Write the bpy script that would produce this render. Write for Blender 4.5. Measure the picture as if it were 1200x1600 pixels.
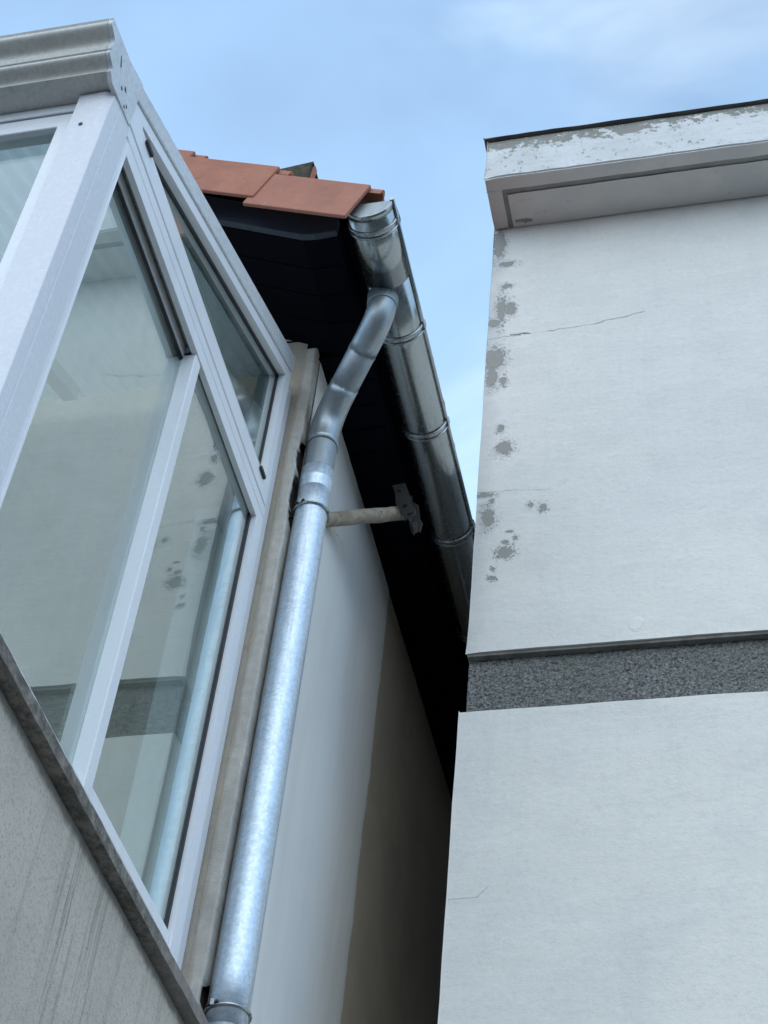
import bpy, bmesh, math, random
from mathutils import Vector, Matrix, noise as mnoise

for o in list(bpy.data.objects):
    bpy.data.objects.remove(o, do_unlink=True)
scn = bpy.context.scene
COL = scn.collection
rnd = random.Random(7)

# ------------------------------------------------------------------ camera
cam_d = bpy.data.cameras.new('camera')
cam = bpy.data.objects.new('camera', cam_d)
COL.objects.link(cam)
ROW = ((0.9743690, 0.2086011, 0.0842061), (-0.0939092, 0.7173307, -0.6903751), (-0.2044167, 0.6647723, 0.7185343))
cam.matrix_world = Matrix(((ROW[0][0], -ROW[1][0], -ROW[2][0], 0.0),
                           (ROW[0][1], -ROW[1][1], -ROW[2][1], 0.0),
                           (ROW[0][2], -ROW[1][2], -ROW[2][2], 1.6),
                           (0, 0, 0, 1)))
cam_d.sensor_fit = 'VERTICAL'
cam_d.sensor_height = 36.0
cam_d.lens = 2673.44 / 1600 * 36.0
cam_d.clip_start = 0.05
cam_d.clip_end = 2000
scn.camera = cam

# ------------------------------------------------------------------ light
SUN_EL, SUN_AZ = math.radians(31), math.radians(176)   # azimuth clockwise from +Y: behind the camera, a little to its left
world = bpy.data.worlds.new('World')
scn.world = world
world.use_nodes = True
wt = world.node_tree
wt.nodes.clear()
w_out = wt.nodes.new('ShaderNodeOutputWorld')
w_bg = wt.nodes.new('ShaderNodeBackground')
w_sky = wt.nodes.new('ShaderNodeTexSky')
w_sky.sky_type = 'NISHITA'
w_sky.sun_disc = False
w_sky.sun_elevation = SUN_EL
w_sky.sun_rotation = SUN_AZ
w_sky.air_density = 1.0
w_sky.dust_density = 0.8
w_sky.ozone_density = 1.2
w_tc = wt.nodes.new('ShaderNodeTexCoord')
w_map = wt.nodes.new('ShaderNodeMapping')
w_map.inputs['Scale'].default_value = (1.0, 1.0, 1.7)
w_map.inputs['Location'].default_value = (3.1, 0.4, 1.7)
w_n = wt.nodes.new('ShaderNodeTexNoise')
w_n.inputs['Scale'].default_value = 2.6
w_n.inputs['Detail'].default_value = 5
w_n.inputs['Roughness'].default_value = 0.52
w_n.inputs['Distortion'].default_value = 0.35
w_r = wt.nodes.new('ShaderNodeMapRange')
w_r.interpolation_type = 'SMOOTHSTEP'
w_r.inputs['From Min'].default_value = 0.36
w_r.inputs['From Max'].default_value = 0.74
w_r.inputs['To Min'].default_value = 0.30
w_r.inputs['To Max'].default_value = 0.50
w_mix = wt.nodes.new('ShaderNodeMix')
w_mix.data_type = 'RGBA'
w_mix.inputs[7].default_value = (3.6, 5.6, 8.1, 1)      # thin veil of cloud
wt.links.new(w_tc.outputs['Generated'], w_map.inputs['Vector'])
wt.links.new(w_map.outputs[0], w_n.inputs['Vector'])
wt.links.new(w_n.outputs['Fac'], w_r.inputs['Value'])
w_sep = wt.nodes.new('ShaderNodeSeparateXYZ')
w_hz = wt.nodes.new('ShaderNodeMapRange')             # the veil thickens towards the horizon
w_hz.inputs['From Min'].default_value = 0.88
w_hz.inputs['From Max'].default_value = 0.62
w_hz.inputs['To Min'].default_value = 0.0
w_hz.inputs['To Max'].default_value = 0.60
w_add = wt.nodes.new('ShaderNodeMath')
w_add.operation = 'ADD'
w_add.use_clamp = True
wt.links.new(w_tc.outputs['Generated'], w_sep.inputs[0])
wt.links.new(w_sep.outputs['Z'], w_hz.inputs['Value'])
wt.links.new(w_r.outputs[0], w_add.inputs[0])
wt.links.new(w_hz.outputs[0], w_add.inputs[1])
wt.links.new(w_add.outputs[0], w_mix.inputs[0])
wt.links.new(w_sky.outputs[0], w_mix.inputs[6])
w_m2 = wt.nodes.new('ShaderNodeMapping')
w_m2.inputs['Scale'].default_value = (1.0, 2.2, 1.3)
w_m2.inputs['Rotation'].default_value = (0.3, 0.5, 0.7)
w_n2 = wt.nodes.new('ShaderNodeTexNoise')
w_n2.inputs['Scale'].default_value = 3.4
w_n2.inputs['Detail'].default_value = 5
w_n2.inputs['Roughness'].default_value = 0.5
w_n2.inputs['Distortion'].default_value = 0.7
w_r2 = wt.nodes.new('ShaderNodeMapRange')
w_r2.interpolation_type = 'SMOOTHSTEP'
w_r2.inputs['From Min'].default_value = 0.42
w_r2.inputs['From Max'].default_value = 0.72
w_r2.inputs['To Max'].default_value = 0.34
w_mix2 = wt.nodes.new('ShaderNodeMix')
w_mix2.data_type = 'RGBA'
w_mix2.inputs[7].default_value = (5.7, 6.7, 7.6, 1)   # wisps
wt.links.new(w_tc.outputs['Generated'], w_m2.inputs['Vector'])
wt.links.new(w_m2.outputs[0], w_n2.inputs['Vector'])
wt.links.new(w_n2.outputs['Fac'], w_r2.inputs['Value'])
wt.links.new(w_r2.outputs[0], w_mix2.inputs[0])
wt.links.new(w_mix.outputs[2], w_mix2.inputs[6])
wt.links.new(w_mix2.outputs[2], w_bg.inputs['Color'])
wt.links.new(w_bg.outputs[0], w_out.inputs['Surface'])
w_bg.inputs['Strength'].default_value = 0.15

sun_d = bpy.data.lights.new('sun', 'SUN')
sun_d.energy = 1.05
sun_d.angle = math.radians(85)
sun_d.color = (1.0, 0.93, 0.78)
sun = bpy.data.objects.new('sun', sun_d)
COL.objects.link(sun)
sd = Vector((math.sin(SUN_AZ) * math.cos(SUN_EL), math.cos(SUN_AZ) * math.cos(SUN_EL), math.sin(SUN_EL)))
sun.rotation_euler = sd.to_track_quat('Z', 'Y').to_euler()
sun.location = (0, -5, 12)

scn.view_settings.view_transform = 'Standard'
scn.view_settings.look = 'None'
scn.view_settings.gamma = 1
scn.view_settings.exposure = 0.45
scn.view_settings.use_curve_mapping = False
scn.render.engine = 'CYCLES'
scn.cycles.max_bounces = 8
scn.cycles.diffuse_bounces = 3
scn.cycles.glossy_bounces = 3
scn.cycles.transparent_max_bounces = 16
scn.render.resolution_x, scn.render.resolution_y = 768, 1024

# ------------------------------------------------------------------ node helpers
class NT:
    def __init__(s, name):
        s.m = bpy.data.materials.new(name)
        s.m.use_nodes = True
        s.t = s.m.node_tree
        s.t.nodes.clear()
        s.out = s.t.nodes.new('ShaderNodeOutputMaterial')
        s.b = s.t.nodes.new('ShaderNodeBsdfPrincipled')
        s.t.links.new(s.b.outputs[0], s.out.inputs['Surface'])
        s._p = None
    def set(s, sock, v):
        if hasattr(v, 'is_output'):
            s.t.links.new(v, sock)
        elif isinstance(v, tuple) and len(v) == 3 and sock.type == 'RGBA':
            sock.default_value = (*v, 1)
        else:
            sock.default_value = v
    def pos(s):
        if s._p is None:
            s._p = s.t.nodes.new('ShaderNodeNewGeometry').outputs['Position']
        return s._p
    def normal(s):
        return s.t.nodes.new('ShaderNodeNewGeometry').outputs['Normal']
    def xyz(s, v=None):
        n = s.t.nodes.new('ShaderNodeSeparateXYZ')
        s.set(n.inputs[0], v if v is not None else s.pos())
        return n.outputs
    def math(s, op, a, b=0.0, clamp=False):
        n = s.t.nodes.new('ShaderNodeMath')
        n.operation = op
        n.use_clamp = clamp
        s.set(n.inputs[0], a)
        s.set(n.inputs[1], b)
        return n.outputs[0]
    def vm(s, op, a, b=(0, 0, 0)):
        n = s.t.nodes.new('ShaderNodeVectorMath')
        n.operation = op
        s.set(n.inputs[0], a)
        s.set(n.inputs[1], b)
        return n.outputs['Value'] if op == 'LENGTH' else n.outputs[0]
    def noise(s, scale, detail=4, rough=.55, vec=None, stretch=None, dist=0.0):
        v = vec if vec is not None else s.pos()
        if stretch:
            v = s.vm('MULTIPLY', v, stretch)
        n = s.t.nodes.new('ShaderNodeTexNoise')
        s.set(n.inputs['Vector'], v)
        n.inputs['Scale'].default_value = scale
        n.inputs['Detail'].default_value = detail
        n.inputs['Roughness'].default_value = rough
        n.inputs['Distortion'].default_value = dist
        return n.outputs['Fac']
    def voro(s, scale, vec=None, feature='F1', out='Distance'):
        n = s.t.nodes.new('ShaderNodeTexVoronoi')
        n.feature = feature
        s.set(n.inputs['Vector'], vec if vec is not None else s.pos())
        n.inputs['Scale'].default_value = scale
        return n.outputs[out]
    def ramp(s, v, a, b, lo=0.0, hi=1.0, smooth=True):
        n = s.t.nodes.new('ShaderNodeMapRange')
        n.interpolation_type = 'SMOOTHSTEP' if smooth else 'LINEAR'
        s.set(n.inputs['Value'], v)
        for k, q in (('From Min', a), ('From Max', b), ('To Min', lo), ('To Max', hi)):
            s.set(n.inputs[k], q)
        return n.outputs[0]
    def mix(s, f, a, b, mode='MIX'):
        n = s.t.nodes.new('ShaderNodeMix')
        n.data_type = 'RGBA'
        n.blend_type = mode
        s.set(n.inputs[0], f)
        s.set(n.inputs[6], a)
        s.set(n.inputs[7], b)
        return n.outputs[2]
    def bump(s, h, strength=.3, dist=.002, normal=None):
        n = s.t.nodes.new('ShaderNodeBump')
        n.inputs['Strength'].default_value = strength
        n.inputs['Distance'].default_value = dist
        s.set(n.inputs['Height'], h)
        if normal is not None:
            s.set(n.inputs['Normal'], normal)
        return n.outputs[0]
    def fin(s, color=None, rough=None, metal=None, normal=None, spec=None):
        if color is not None: s.set(s.b.inputs['Base Color'], color)
        if rough is not None: s.set(s.b.inputs['Roughness'], rough)
        if metal is not None: s.set(s.b.inputs['Metallic'], metal)
        if spec is not None: s.set(s.b.inputs['Specular IOR Level'], spec)
        if normal is not None: s.set(s.b.inputs['Normal'], normal)
        return s.m

# ------------------------------------------------------------------ materials
M = {}

def crack(t, pts, width, amp, ztol=None):
    """mask of a wandering hairline that follows a polyline (x, z) on a wall facing the street"""
    px, py, pz = t.xyz()
    tot = None
    nn = t.math('SUBTRACT', t.math('ADD', t.math('MULTIPLY', t.noise(13, 3, .6), .6), t.math('MULTIPLY', t.noise(55, 5, .75), .4)), .5)
    wv = t.noise(9, 3, .6, stretch=(1, 1, .2))
    for (x0, z0), (x1, z1) in zip(pts[:-1], pts[1:]):
        sl = (z1 - z0) / (x1 - x0)
        zz = t.math('ADD', t.math('MULTIPLY', t.math('SUBTRACT', px, x0), sl), z0)
        dz = t.math('ABSOLUTE', t.math('SUBTRACT', t.math('ADD', pz, t.math('MULTIPLY', nn, amp)), zz))
        w = t.math('MULTIPLY', t.ramp(wv, .38, .62, .12, 1.7), width)
        m = t.math('SUBTRACT', 1, t.math('DIVIDE', dz, w), clamp=True)
        m = t.math('MULTIPLY', m, t.math('MULTIPLY', t.math('GREATER_THAN', px, x0), t.math('LESS_THAN', px, x1)))
        tot = m if tot is None else t.math('MAXIMUM', tot, m)
    return t.math('MULTIPLY', tot, 2.0, clamp=True)

PATCHES = [(-0.912, 7.719, 0.0246, 0.0856), (-0.871, 7.56, 0.0286, 0.0166), (-0.87, 7.405, 0.0217, 0.0144), (-0.884, 7.241, 0.0149, 0.0692),
           (-0.847, 7.246, 0.0191, 0.0382), (-0.915, 7.161, 0.0275, 0.0222), (-0.903, 6.927, 0.0351, 0.0551), (-0.909, 6.816, 0.0184, 0.0476),
           (-0.863, 6.784, 0.0142, 0.0252), (-0.863, 6.497, 0.0138, 0.0224), (-0.846, 6.385, 0.0283, 0.0328), (-0.891, 6.014, 0.0222, 0.0501),
           (-0.906, 6.135, 0.0328, 0.0104), (-0.879, 6.102, 0.0092, 0.0147), (-0.739, 6.065, 0.011, 0.013), (-0.692, 6.044, 0.012, 0.0172),
           (-0.824, 5.834, 0.0255, 0.0247), (-0.824, 5.884, 0.0109, 0.0111), (-0.789, 5.902, 0.0079, 0.0098), (-0.811, 5.937, 0.0139, 0.0056),
           (-0.863, 5.758, 0.0078, 0.0081), (-0.864, 5.713, 0.0136, 0.0107)]
SPECK = (3, 4, 7, 8, 15, 16, 20, 21)

def m_white_wall(name, patches, cracks, bubble=None):
    t = NT(name)
    big = t.noise(.9, 5, .55)
    mid = t.noise(5, 5, .66)
    brush = t.noise(7, 5, .65, stretch=(.25, 1, 2.2))
    c = t.mix(t.ramp(big, .3, .72), (.765, .735, .675), (.690, .675, .635))
    c = t.mix(t.math('MULTIPLY', t.ramp(mid, .42, .75), .32), c, (.57, .565, .55))
    c = t.mix(t.math('MULTIPLY', t.ramp(brush, .5, .75), .30), c, (.81, .79, .75))
    streak = t.ramp(t.noise(9, 6, .7, stretch=(1, 1, .07)), .52, .76)
    c = t.mix(t.math('MULTIPLY', streak, .17), c, (.52, .515, .50))
    grain = t.noise(48, 5, .8)
    c = t.mix(t.math('MULTIPLY', t.ramp(grain, .52, .68), .30), c, (.53, .525, .51))
    c = t.mix(t.math('MULTIPLY', t.ramp(grain, .47, .33), .22), c, (.84, .825, .79))
    fine = t.noise(330, 3, .6)
    pits = t.ramp(t.noise(90, 4, .7), .68, .72)
    c = t.mix(t.math('MULTIPLY', pits, .45), c, (.36, .355, .34))
    h = t.math('ADD', t.math('MULTIPLY', fine, .35), t.math('MULTIPLY', grain, 1.6))
    h = t.math('ADD', h, t.math('MULTIPLY', t.noise(4.5, 5, .6, stretch=(.6, 1, 1.4)), 4.5))
    if patches:
        px, py, pz = t.xyz()
        # grey weathering that creeps in from the corner
        edge = t.math('SUBTRACT', t.ramp(px, -.945, -.78, 1, 0), t.math('MULTIPLY', t.noise(6, 6, .7), 1.1))
        c = t.mix(t.math('MULTIPLY', t.ramp(edge, -.1, .6), .55), c, (.47, .47, .46))
        n1 = t.noise(42, 6, .8)
        dmin = smin = None
        flat = t.vm('MULTIPLY', t.pos(), (1, 0, 1))
        for i, (x, z, rx, rz) in enumerate(PATCHES):
            if i in (0, 3, 5, 6, 7):
                rx, rz = rx * 1.12, rz * 1.12
            d = t.vm('LENGTH', t.vm('MULTIPLY', t.vm('SUBTRACT', flat, (x, 0, z)), (1 / rx, 0, 1 / rz)))
            dmin = d if dmin is None else t.math('MINIMUM', dmin, d)
            if i in SPECK:
                smin = d if smin is None else t.math('MINIMUM', smin, d)
        e = t.math('ADD', dmin, t.math('MULTIPLY', t.math('SUBTRACT', n1, .5), 3.0))
        mask = t.ramp(e, .98, 1.04, 1, 0)
        sp = t.math('MULTIPLY', t.ramp(smin, 1.6, 2.4, 1, 0), t.ramp(t.noise(75, 3, .6), .60, .63))
        sp2 = t.math('MULTIPLY', t.ramp(dmin, 1.3, 2.6, 1, 0), t.ramp(t.noise(120, 3, .6), .60, .63))
        mask = t.math('MAXIMUM', mask, t.math('MAXIMUM', sp, sp2))
        mort = t.mix(t.noise(160, 4, .7), (.25, .245, .22), (.40, .39, .35))
        rim = t.math('MULTIPLY', t.ramp(e, 1.04, 1.6, 1, 0), .35)
        c = t.mix(rim, c, (.80, .80, .79))
        c = t.mix(mask, c, mort)
        h = t.math('SUBTRACT', h, t.math('MULTIPLY', mask, 3.2))
        h = t.math('ADD', h, t.math('MULTIPLY', rim, 3.0))
    for pts, w, amp, dark in cracks:
        k = crack(t, pts, w, amp)
        c = t.mix(t.math('MULTIPLY', k, dark), c, (.12, .12, .115))
        h = t.math('SUBTRACT', h, t.math('MULTIPLY', k, 2.0))
    if bubble:
        d = t.vm('LENGTH', t.vm('MULTIPLY', t.vm('SUBTRACT', t.pos(), bubble), (30, 0, 22)))
        d = t.math('ADD', d, t.math('MULTIPLY', t.noise(30, 3, .6), .8))
        b = t.ramp(d, .95, 1.15, 1, 0)
        h = t.math('ADD', h, t.math('MULTIPLY', t.math('MULTIPLY', b, t.noise(60, 4, .7)), 2.5))
        c = t.mix(t.math('MULTIPLY', b, .25), c, (.80, .80, .79))
    return t.fin(c, .88, 0, t.bump(h, .7, .0026), .25)

M['upper_wall'] = m_white_wall('painted_plaster_peeling', True,
    [([(-.945, 7.057), (-.774, 7.067), (-.548, 7.075), (-.304, 7.119)], .0022, .055, .48),
     ([(-.937, 6.148), (-.795, 6.153), (-.683, 6.133), (-.613, 6.161)], .0024, .045, .65),
     ([(-.845, 7.072), (-.76, 7.068)], .0040, .050, .6),
     ], (-.375, 4.16, 5.446))
M['upper_plain'] = m_white_wall('painted_plaster_sound', False,
    [([(-.945, 7.057), (-.774, 7.067), (-.548, 7.075), (-.304, 7.119)], .0022, .055, .48)], (-.375, 4.16, 5.446))
M['lower_wall'] = m_white_wall('painted_plaster', False,
    [([(-.944, 4.416), (-.858, 4.418), (-.827, 4.452)], .0012, .010, .22),
     ])

def m_cornice():
    t = NT('cornice_paint')
    px, py, pz = t.xyz()
    nz = t.normal()
    _, ny, nzz = t.xyz(nz)
    front = t.math('LESS_THAN', ny, -.6)
    n1 = t.noise(20, 7, .72, stretch=(.75, 1, 1))
    n2 = t.noise(5.5, 5, .6)
    c = t.mix(t.ramp(n2, .3, .7), (.74, .735, .72), (.64, .64, .63))
    c = t.mix(t.math('MULTIPLY', t.ramp(t.noise(45, 6, .7), .55, .68), .5), c, (.48, .48, .47))
    lev = t.ramp(pz, 7.84, 8.10, 0, 1)
    pe = t.math('ADD', t.math('MULTIPLY', lev, .60), t.math('ADD', t.math('MULTIPLY', n1, .75), t.math('MULTIPLY', n2, .38)))
    peel = t.math('MULTIPLY', t.ramp(pe, 1.10, 1.13), front)
    spots = t.math('MULTIPLY', t.ramp(t.noise(34, 5, .75), .60, .625), t.math('MULTIPLY', front, t.ramp(n2, .42, .58)))
    grime = t.ramp(t.noise(12, 6, .75, stretch=(.5, 1, 1.6)), .48, .70)
    c = t.mix(t.math('MULTIPLY', grime, .45), c, (.50, .495, .47))
    peel = t.math('MAXIMUM', peel, spots)
    mort = t.mix(t.noise(140, 4, .7), (.22, .215, .19), (.38, .37, .33))
    c = t.mix(peel, c, mort)
    # underside: old soffit paint, grimy
    und = t.math('LESS_THAN', nzz, -.6)
    us = t.mix(t.ramp(t.noise(3.5, 5, .6), .3, .7), (.76, .74, .70), (.66, .645, .62))
    d = t.vm('LENGTH', t.vm('MULTIPLY', t.vm('SUBTRACT', t.pos(), (-.80, 4.13, 7.82)), (14, 46, 0)))
    us = t.mix(t.ramp(t.math('ADD', d, t.math('MULTIPLY', t.noise(55, 6, .8), 2.6)), 1.75, 1.85, 1, 0), us, (.30, .29, .265))
    fl = t.ramp(t.noise(16, 6, .7, stretch=(1, 2.4, 1)), .64, .67)
    us = t.mix(t.math('MULTIPLY', fl, .45), us, (.46, .45, .42))
    c = t.mix(und, c, us)
    h = t.math('SUBTRACT', t.math('ADD', t.noise(60, 5, .65), t.math('MULTIPLY', t.noise(260, 3, .6), .3)), t.math('MULTIPLY', peel, 1.8))
    return t.fin(c, .9, 0, t.bump(h, .55, .003), .2)
M['cornice'] = m_cornice()

def m_simple(name, c1, c2, scale, rough=.85, bump=.3, bscale=200, bd=.002, metal=0.0, spec=.3, detail=5):
    t = NT(name)
    c = t.mix(t.ramp(t.noise(scale, detail, .62), .32, .7), c1, c2)
    h = t.math('ADD', t.noise(bscale, 4, .65), t.math('MULTIPLY', t.noise(bscale * .2, 4, .6), .8))
    return t.fin(c, rough, metal, t.bump(h, bump, bd), spec)

M['groove'] = m_simple('groove_grey', (.27, .265, .25), (.35, .345, .32), 14)  # even dark grey for the groove strips
M['coping'] = m_simple('coping_slate', (.085, .085, .08), (.14, .14, .13), 10, .8)
M['band_edge'] = m_simple('mortar_and_shade', (.13, .125, .11), (.20, .19, .17), 20, .95)  # mortar of the core, also the painted shade strip above the band

def m_band():
    t = NT('roughcast')
    v = t.voro(130)
    n = t.noise(115, 5, .8)
    c = t.mix(t.ramp(n, .36, .66), (.06, .061, .06), (.32, .32, .305))
    c = t.mix(t.math('MULTIPLY', t.ramp(t.noise(3.2, 4, .6), .4, .7), .4), c, (.15, .16, .14))
    c = t.mix(t.ramp(t.voro(160), .0, .09, .45, 0), c, (.45, .45, .44))
    h = t.math('ADD', t.math('MULTIPLY', t.math('SUBTRACT', 1, v), 1.0), n)
    return t.fin(c, .95, 0, t.bump(h, .9, .004), .15)
M['band'] = m_band()

def m_gable():
    t = NT('gable_render')
    px, py, pz = t.xyz()
    n = t.noise(14, 6, .65, stretch=(1, 1, .5))
    tan = t.mix(t.ramp(t.noise(9, 5, .65, stretch=(1.5, 1, .35)), .3, .7), (.50, .43, .335), (.40, .36, .30))
    tan = t.mix(t.math('MULTIPLY', t.ramp(t.noise(36, 5, .7), .52, .7), .5), tan, (.36, .27, .19))
    lite = t.mix(t.ramp(t.noise(25, 5, .65), .3, .7), (.58, .545, .48), (.48, .45, .40))
    k = t.math('ADD', px, t.math('MULTIPLY', t.math('SUBTRACT', n, .5), .035))
    c = t.mix(t.ramp(k, -1.418, -1.406), tan, lite)
    low = t.ramp(pz, 5.3, 4.0, 0, .55)
    c = t.mix(t.math('MULTIPLY', low, t.ramp(t.noise(5, 5, .6), .3, .62)), c, (.33, .30, .27))
    h = t.math('ADD', t.noise(150, 5, .7), t.math('MULTIPLY', t.noise(30, 5, .65), 1.2))
    return t.fin(c, .95, 0, t.bump(h, .6, .0035), .2)
M['gable'] = m_gable()

def m_side():
    t = NT('side_wall_render')
    c = t.mix(t.ramp(t.noise(1.3, 5, .55), .3, .7), (.86, .845, .80), (.79, .78, .75))
    c = t.mix(t.math('MULTIPLY', t.ramp(t.noise(3, 5, .6, stretch=(1, 1.6, .22)), .42, .72), .42), c, (.66, .64, .59))
    pits = t.ramp(t.noise(42, 4, .7), .70, .74)
    c = t.mix(t.math('MULTIPLY', pits, .4), c, (.28, .27, .26))
    px, py, pz = t.xyz()
    # old crack above the wall arm
    zz = t.math('ADD', t.math('MULTIPLY', t.voro(13, stretchv(t, (0, 1, .6))), .09), 5.745)
    k = t.math('SUBTRACT', 1, t.math('DIVIDE', t.math('ABSOLUTE', t.math('SUBTRACT', pz, zz)), .003), clamp=True)
    k = t.math('MULTIPLY', k, t.math('MULTIPLY', t.math('GREATER_THAN', py, 3.66), t.math('LESS_THAN', py, 4.1)))
    c = t.mix(t.math('MULTIPLY', k, .8), c, (.13, .12, .11))
    yb = t.math('ADD', py, t.math('MULTIPLY', t.math('SUBTRACT', t.noise(9, 6, .7, stretch=(0, .2, 1)), .5), .07))
    old = t.mix(t.ramp(t.noise(4, 5, .65), .3, .7), (.56, .48, .36), (.47, .41, .32))
    c = t.mix(t.ramp(yb, 4.678, 4.698), c, old)
    h = t.math('ADD', t.noise(220, 4, .65), t.math('MULTIPLY', t.noise(24, 5, .6), 1.0))
    return t.fin(c, .9, 0, t.bump(h, .35, .002), .25)
def stretchv(t, s):
    return t.vm('MULTIPLY', t.pos(), s)
M['side'] = m_side()
M['brown'] = m_simple('old_brown_render', (.30, .25, .18), (.21, .18, .14), 4, .95, .6, 90, .004)
M['hole'] = m_simple('broken_masonry', (.10, .09, .075), (.19, .17, .14), 40, 1, .9, 80, .01)

def m_parapet():
    t = NT('parapet_stucco')
    px, py, pz = t.xyz()
    c = t.mix(t.ramp(t.noise(2.0, 5, .6), .3, .7), (.66, .595, .51), (.53, .48, .41))
    warm = t.ramp(t.noise(1.1, 4, .6), .45, .75)
    c = t.mix(t.math('MULTIPLY', warm, .45), c, (.57, .50, .43))
    grain = t.noise(120, 5, .72)
    c = t.mix(t.math('MULTIPLY', t.ramp(grain, .48, .68), .65), c, (.33, .315, .285))
    # rain streaks run down from the sill drip edge
    st = t.noise(24, 4, .7, stretch=(1, 1, .028))
    st2 = t.noise(70, 3, .7, stretch=(1, 1, .02))
    clump = t.ramp(t.noise(2.3, 3, .6, stretch=(1, 1, .1)), .42, .62)
    fade = t.ramp(pz, 2.75, 3.6, .25, 1)
    s = t.math('MULTIPLY', t.math('MULTIPLY', t.math('MAXIMUM', t.ramp(st, .50, .64), t.math('MULTIPLY', t.ramp(st2, .56, .68), .8)), clump), fade)
    c = t.mix(t.math('MULTIPLY', s, .85), c, (.105, .102, .095))
    dirt = t.math('ADD', t.ramp(pz, 3.535, 3.60), t.math('MULTIPLY', t.math('SUBTRACT', t.noise(18, 5, .7), .5), .9))
    c = t.mix(t.ramp(dirt, .35, .85, 0, .75), c, (.12, .112, .098))
    h = t.math('ADD', grain, t.math('MULTIPLY', t.noise(330, 3, .6), .6))
    return t.fin(c, .95, 0, t.bump(h, .75, .004), .2)
M['parapet'] = m_parapet()

def m_sill():
    t = NT('sill_stone')
    n = t.noise(26, 7, .75)
    c = t.mix(t.ramp(n, .36, .66), (.125, .115, .10), (.31, .285, .25))
    c = t.mix(t.ramp(t.noise(7, 5, .7), .5, .72), c, (.10, .098, .09))
    c = t.mix(t.ramp(t.voro(60), .0, .18, .6, 0), c, (.07, .066, .058))
    px, py, pz = t.xyz()
    c = t.mix(t.ramp(py, 2.95, 3.3, 0, .6), c, (.30, .275, .25))
    h = t.math('ADD', n, t.noise(140, 4, .7))
    return t.fin(c, .92, 0, t.bump(h, .8, .004), .2)
M['sill'] = m_sill()

def m_alu(name, base, alt, k=.5, rough=.38, metal=.0):
    t = NT(name)
    n = t.noise(80, 7, .78, dist=.4)
    n2 = t.noise(9, 5, .65, stretch=(1, 1, .3))
    c = t.mix(t.math('MULTIPLY', t.ramp(n, .47, .60), k), base, alt)
    c = t.mix(t.math('MULTIPLY', t.ramp(n2, .45, .75), k * .5), c, tuple(x * .75 for x in alt))
    sp = t.ramp(t.noise(170, 3, .7), .70, .74)
    c = t.mix(t.math('MULTIPLY', sp, .5), c, (.25, .25, .25))
    return t.fin(c, t.ramp(n, .3, .7, rough - .06, rough + .14), metal, t.bump(n, .05, .001), .5)
M['alu'] = m_alu('white_painted_aluminium', (.82, .83, .85), (.74, .75, .78), .35, .34)
M['post'] = m_alu('chalky_painted_aluminium', (.70, .70, .73), (.80, .81, .83), .6, .42)
M['rail'] = m_alu('weathered_painted_aluminium', (.66, .68, .69), (.50, .53, .55), .75, .45)
M['moulding'] = m_alu('grimy_moulded_gutter_paint', (.60, .585, .54), (.46, .44, .39), .6, .42)
M['track'] = m_alu('dirty_track_aluminium', (.36, .35, .32), (.22, .215, .2), .7, .5)

def m_plain(name, c, rough, metal=0, spec=.5):
    t = NT(name)
    n = t.noise(60, 4, .6)
    cc = t.mix(t.ramp(n, .3, .7), tuple(x * .85 for x in c), tuple(min(1, x * 1.12) for x in c))
    return t.fin(cc, rough, metal, None, spec)
M['gasket'] = m_plain('black_gasket', (.012, .013, .016), .55)
M['plug'] = m_plain('black_plastic', (.01, .01, .011), .4)
M['navy'] = m_plain('navy_soffit_panel', (.0025, .0032, .0072), .6, 0, .05)
M['barge'] = m_plain('slate_blue_metal', (.034, .046, .064), .34, 0, .5)
M['iron'] = m_plain('blackened_iron', (.042, .041, .039), .5, .3)
M['inside_white'] = m_plain('interior_paint', (.52, .54, .52), .8)
M['dark_core'] = m_plain('dark_interior', (.03, .03, .03), .9)

def m_glass(name, r0=.30, tint=(.84, .89, .87), gl=(.90, .95, .935)):
    t = NT(name)
    t.t.nodes.remove(t.b)
    ge = t.t.nodes.new('ShaderNodeNewGeometry')
    vd = t.t.nodes.new('ShaderNodeVectorMath')
    vd.operation = 'DOT_PRODUCT'
    t.t.links.new(ge.outputs['Incoming'], vd.inputs[0])
    t.t.links.new(ge.outputs['Normal'], vd.inputs[1])
    sch = t.math('POWER', t.math('SUBTRACT', 1, t.math('ABSOLUTE', vd.outputs['Value'])), 5)
    f = t.math('ADD', t.math('MULTIPLY', sch, 1 - r0), r0, clamp=True)
    tr = t.t.nodes.new('ShaderNodeBsdfTransparent')
    tr.inputs['Color'].default_value = (*tint, 1)
    g = t.t.nodes.new('ShaderNodeBsdfGlossy')
    g.inputs['Color'].default_value = (*gl, 1)
    g.inputs['Roughness'].default_value = .004
    nb = t.bump(t.noise(1.7, 2, .5), .11, .01)
    t.t.links.new(nb, g.inputs['Normal'])
    mx = t.t.nodes.new('ShaderNodeMixShader')
    t.t.links.new(f, mx.inputs[0])
    t.t.links.new(tr.outputs[0], mx.inputs[1])
    t.t.links.new(g.outputs[0], mx.inputs[2])
    df = t.t.nodes.new('ShaderNodeBsdfDiffuse')
    df.inputs['Color'].default_value = (.55, .56, .53, 1)
    dust = t.math('ADD', t.math('MULTIPLY', t.ramp(t.noise(2.6, 6, .7, stretch=(1, 1, .5)), .35, .75), .105), t.math('MULTIPLY', t.ramp(t.noise(70, 3, .7), .70, .74), .12))
    m2 = t.t.nodes.new('ShaderNodeMixShader')
    t.t.links.new(dust, m2.inputs[0])
    t.t.links.new(mx.outputs[0], m2.inputs[1])
    t.t.links.new(df.outputs[0], m2.inputs[2])
    t.t.links.new(m2.outputs[0], t.out.inputs['Surface'])
    return t.m
M['glass'] = m_glass('reflective_glass')
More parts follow.
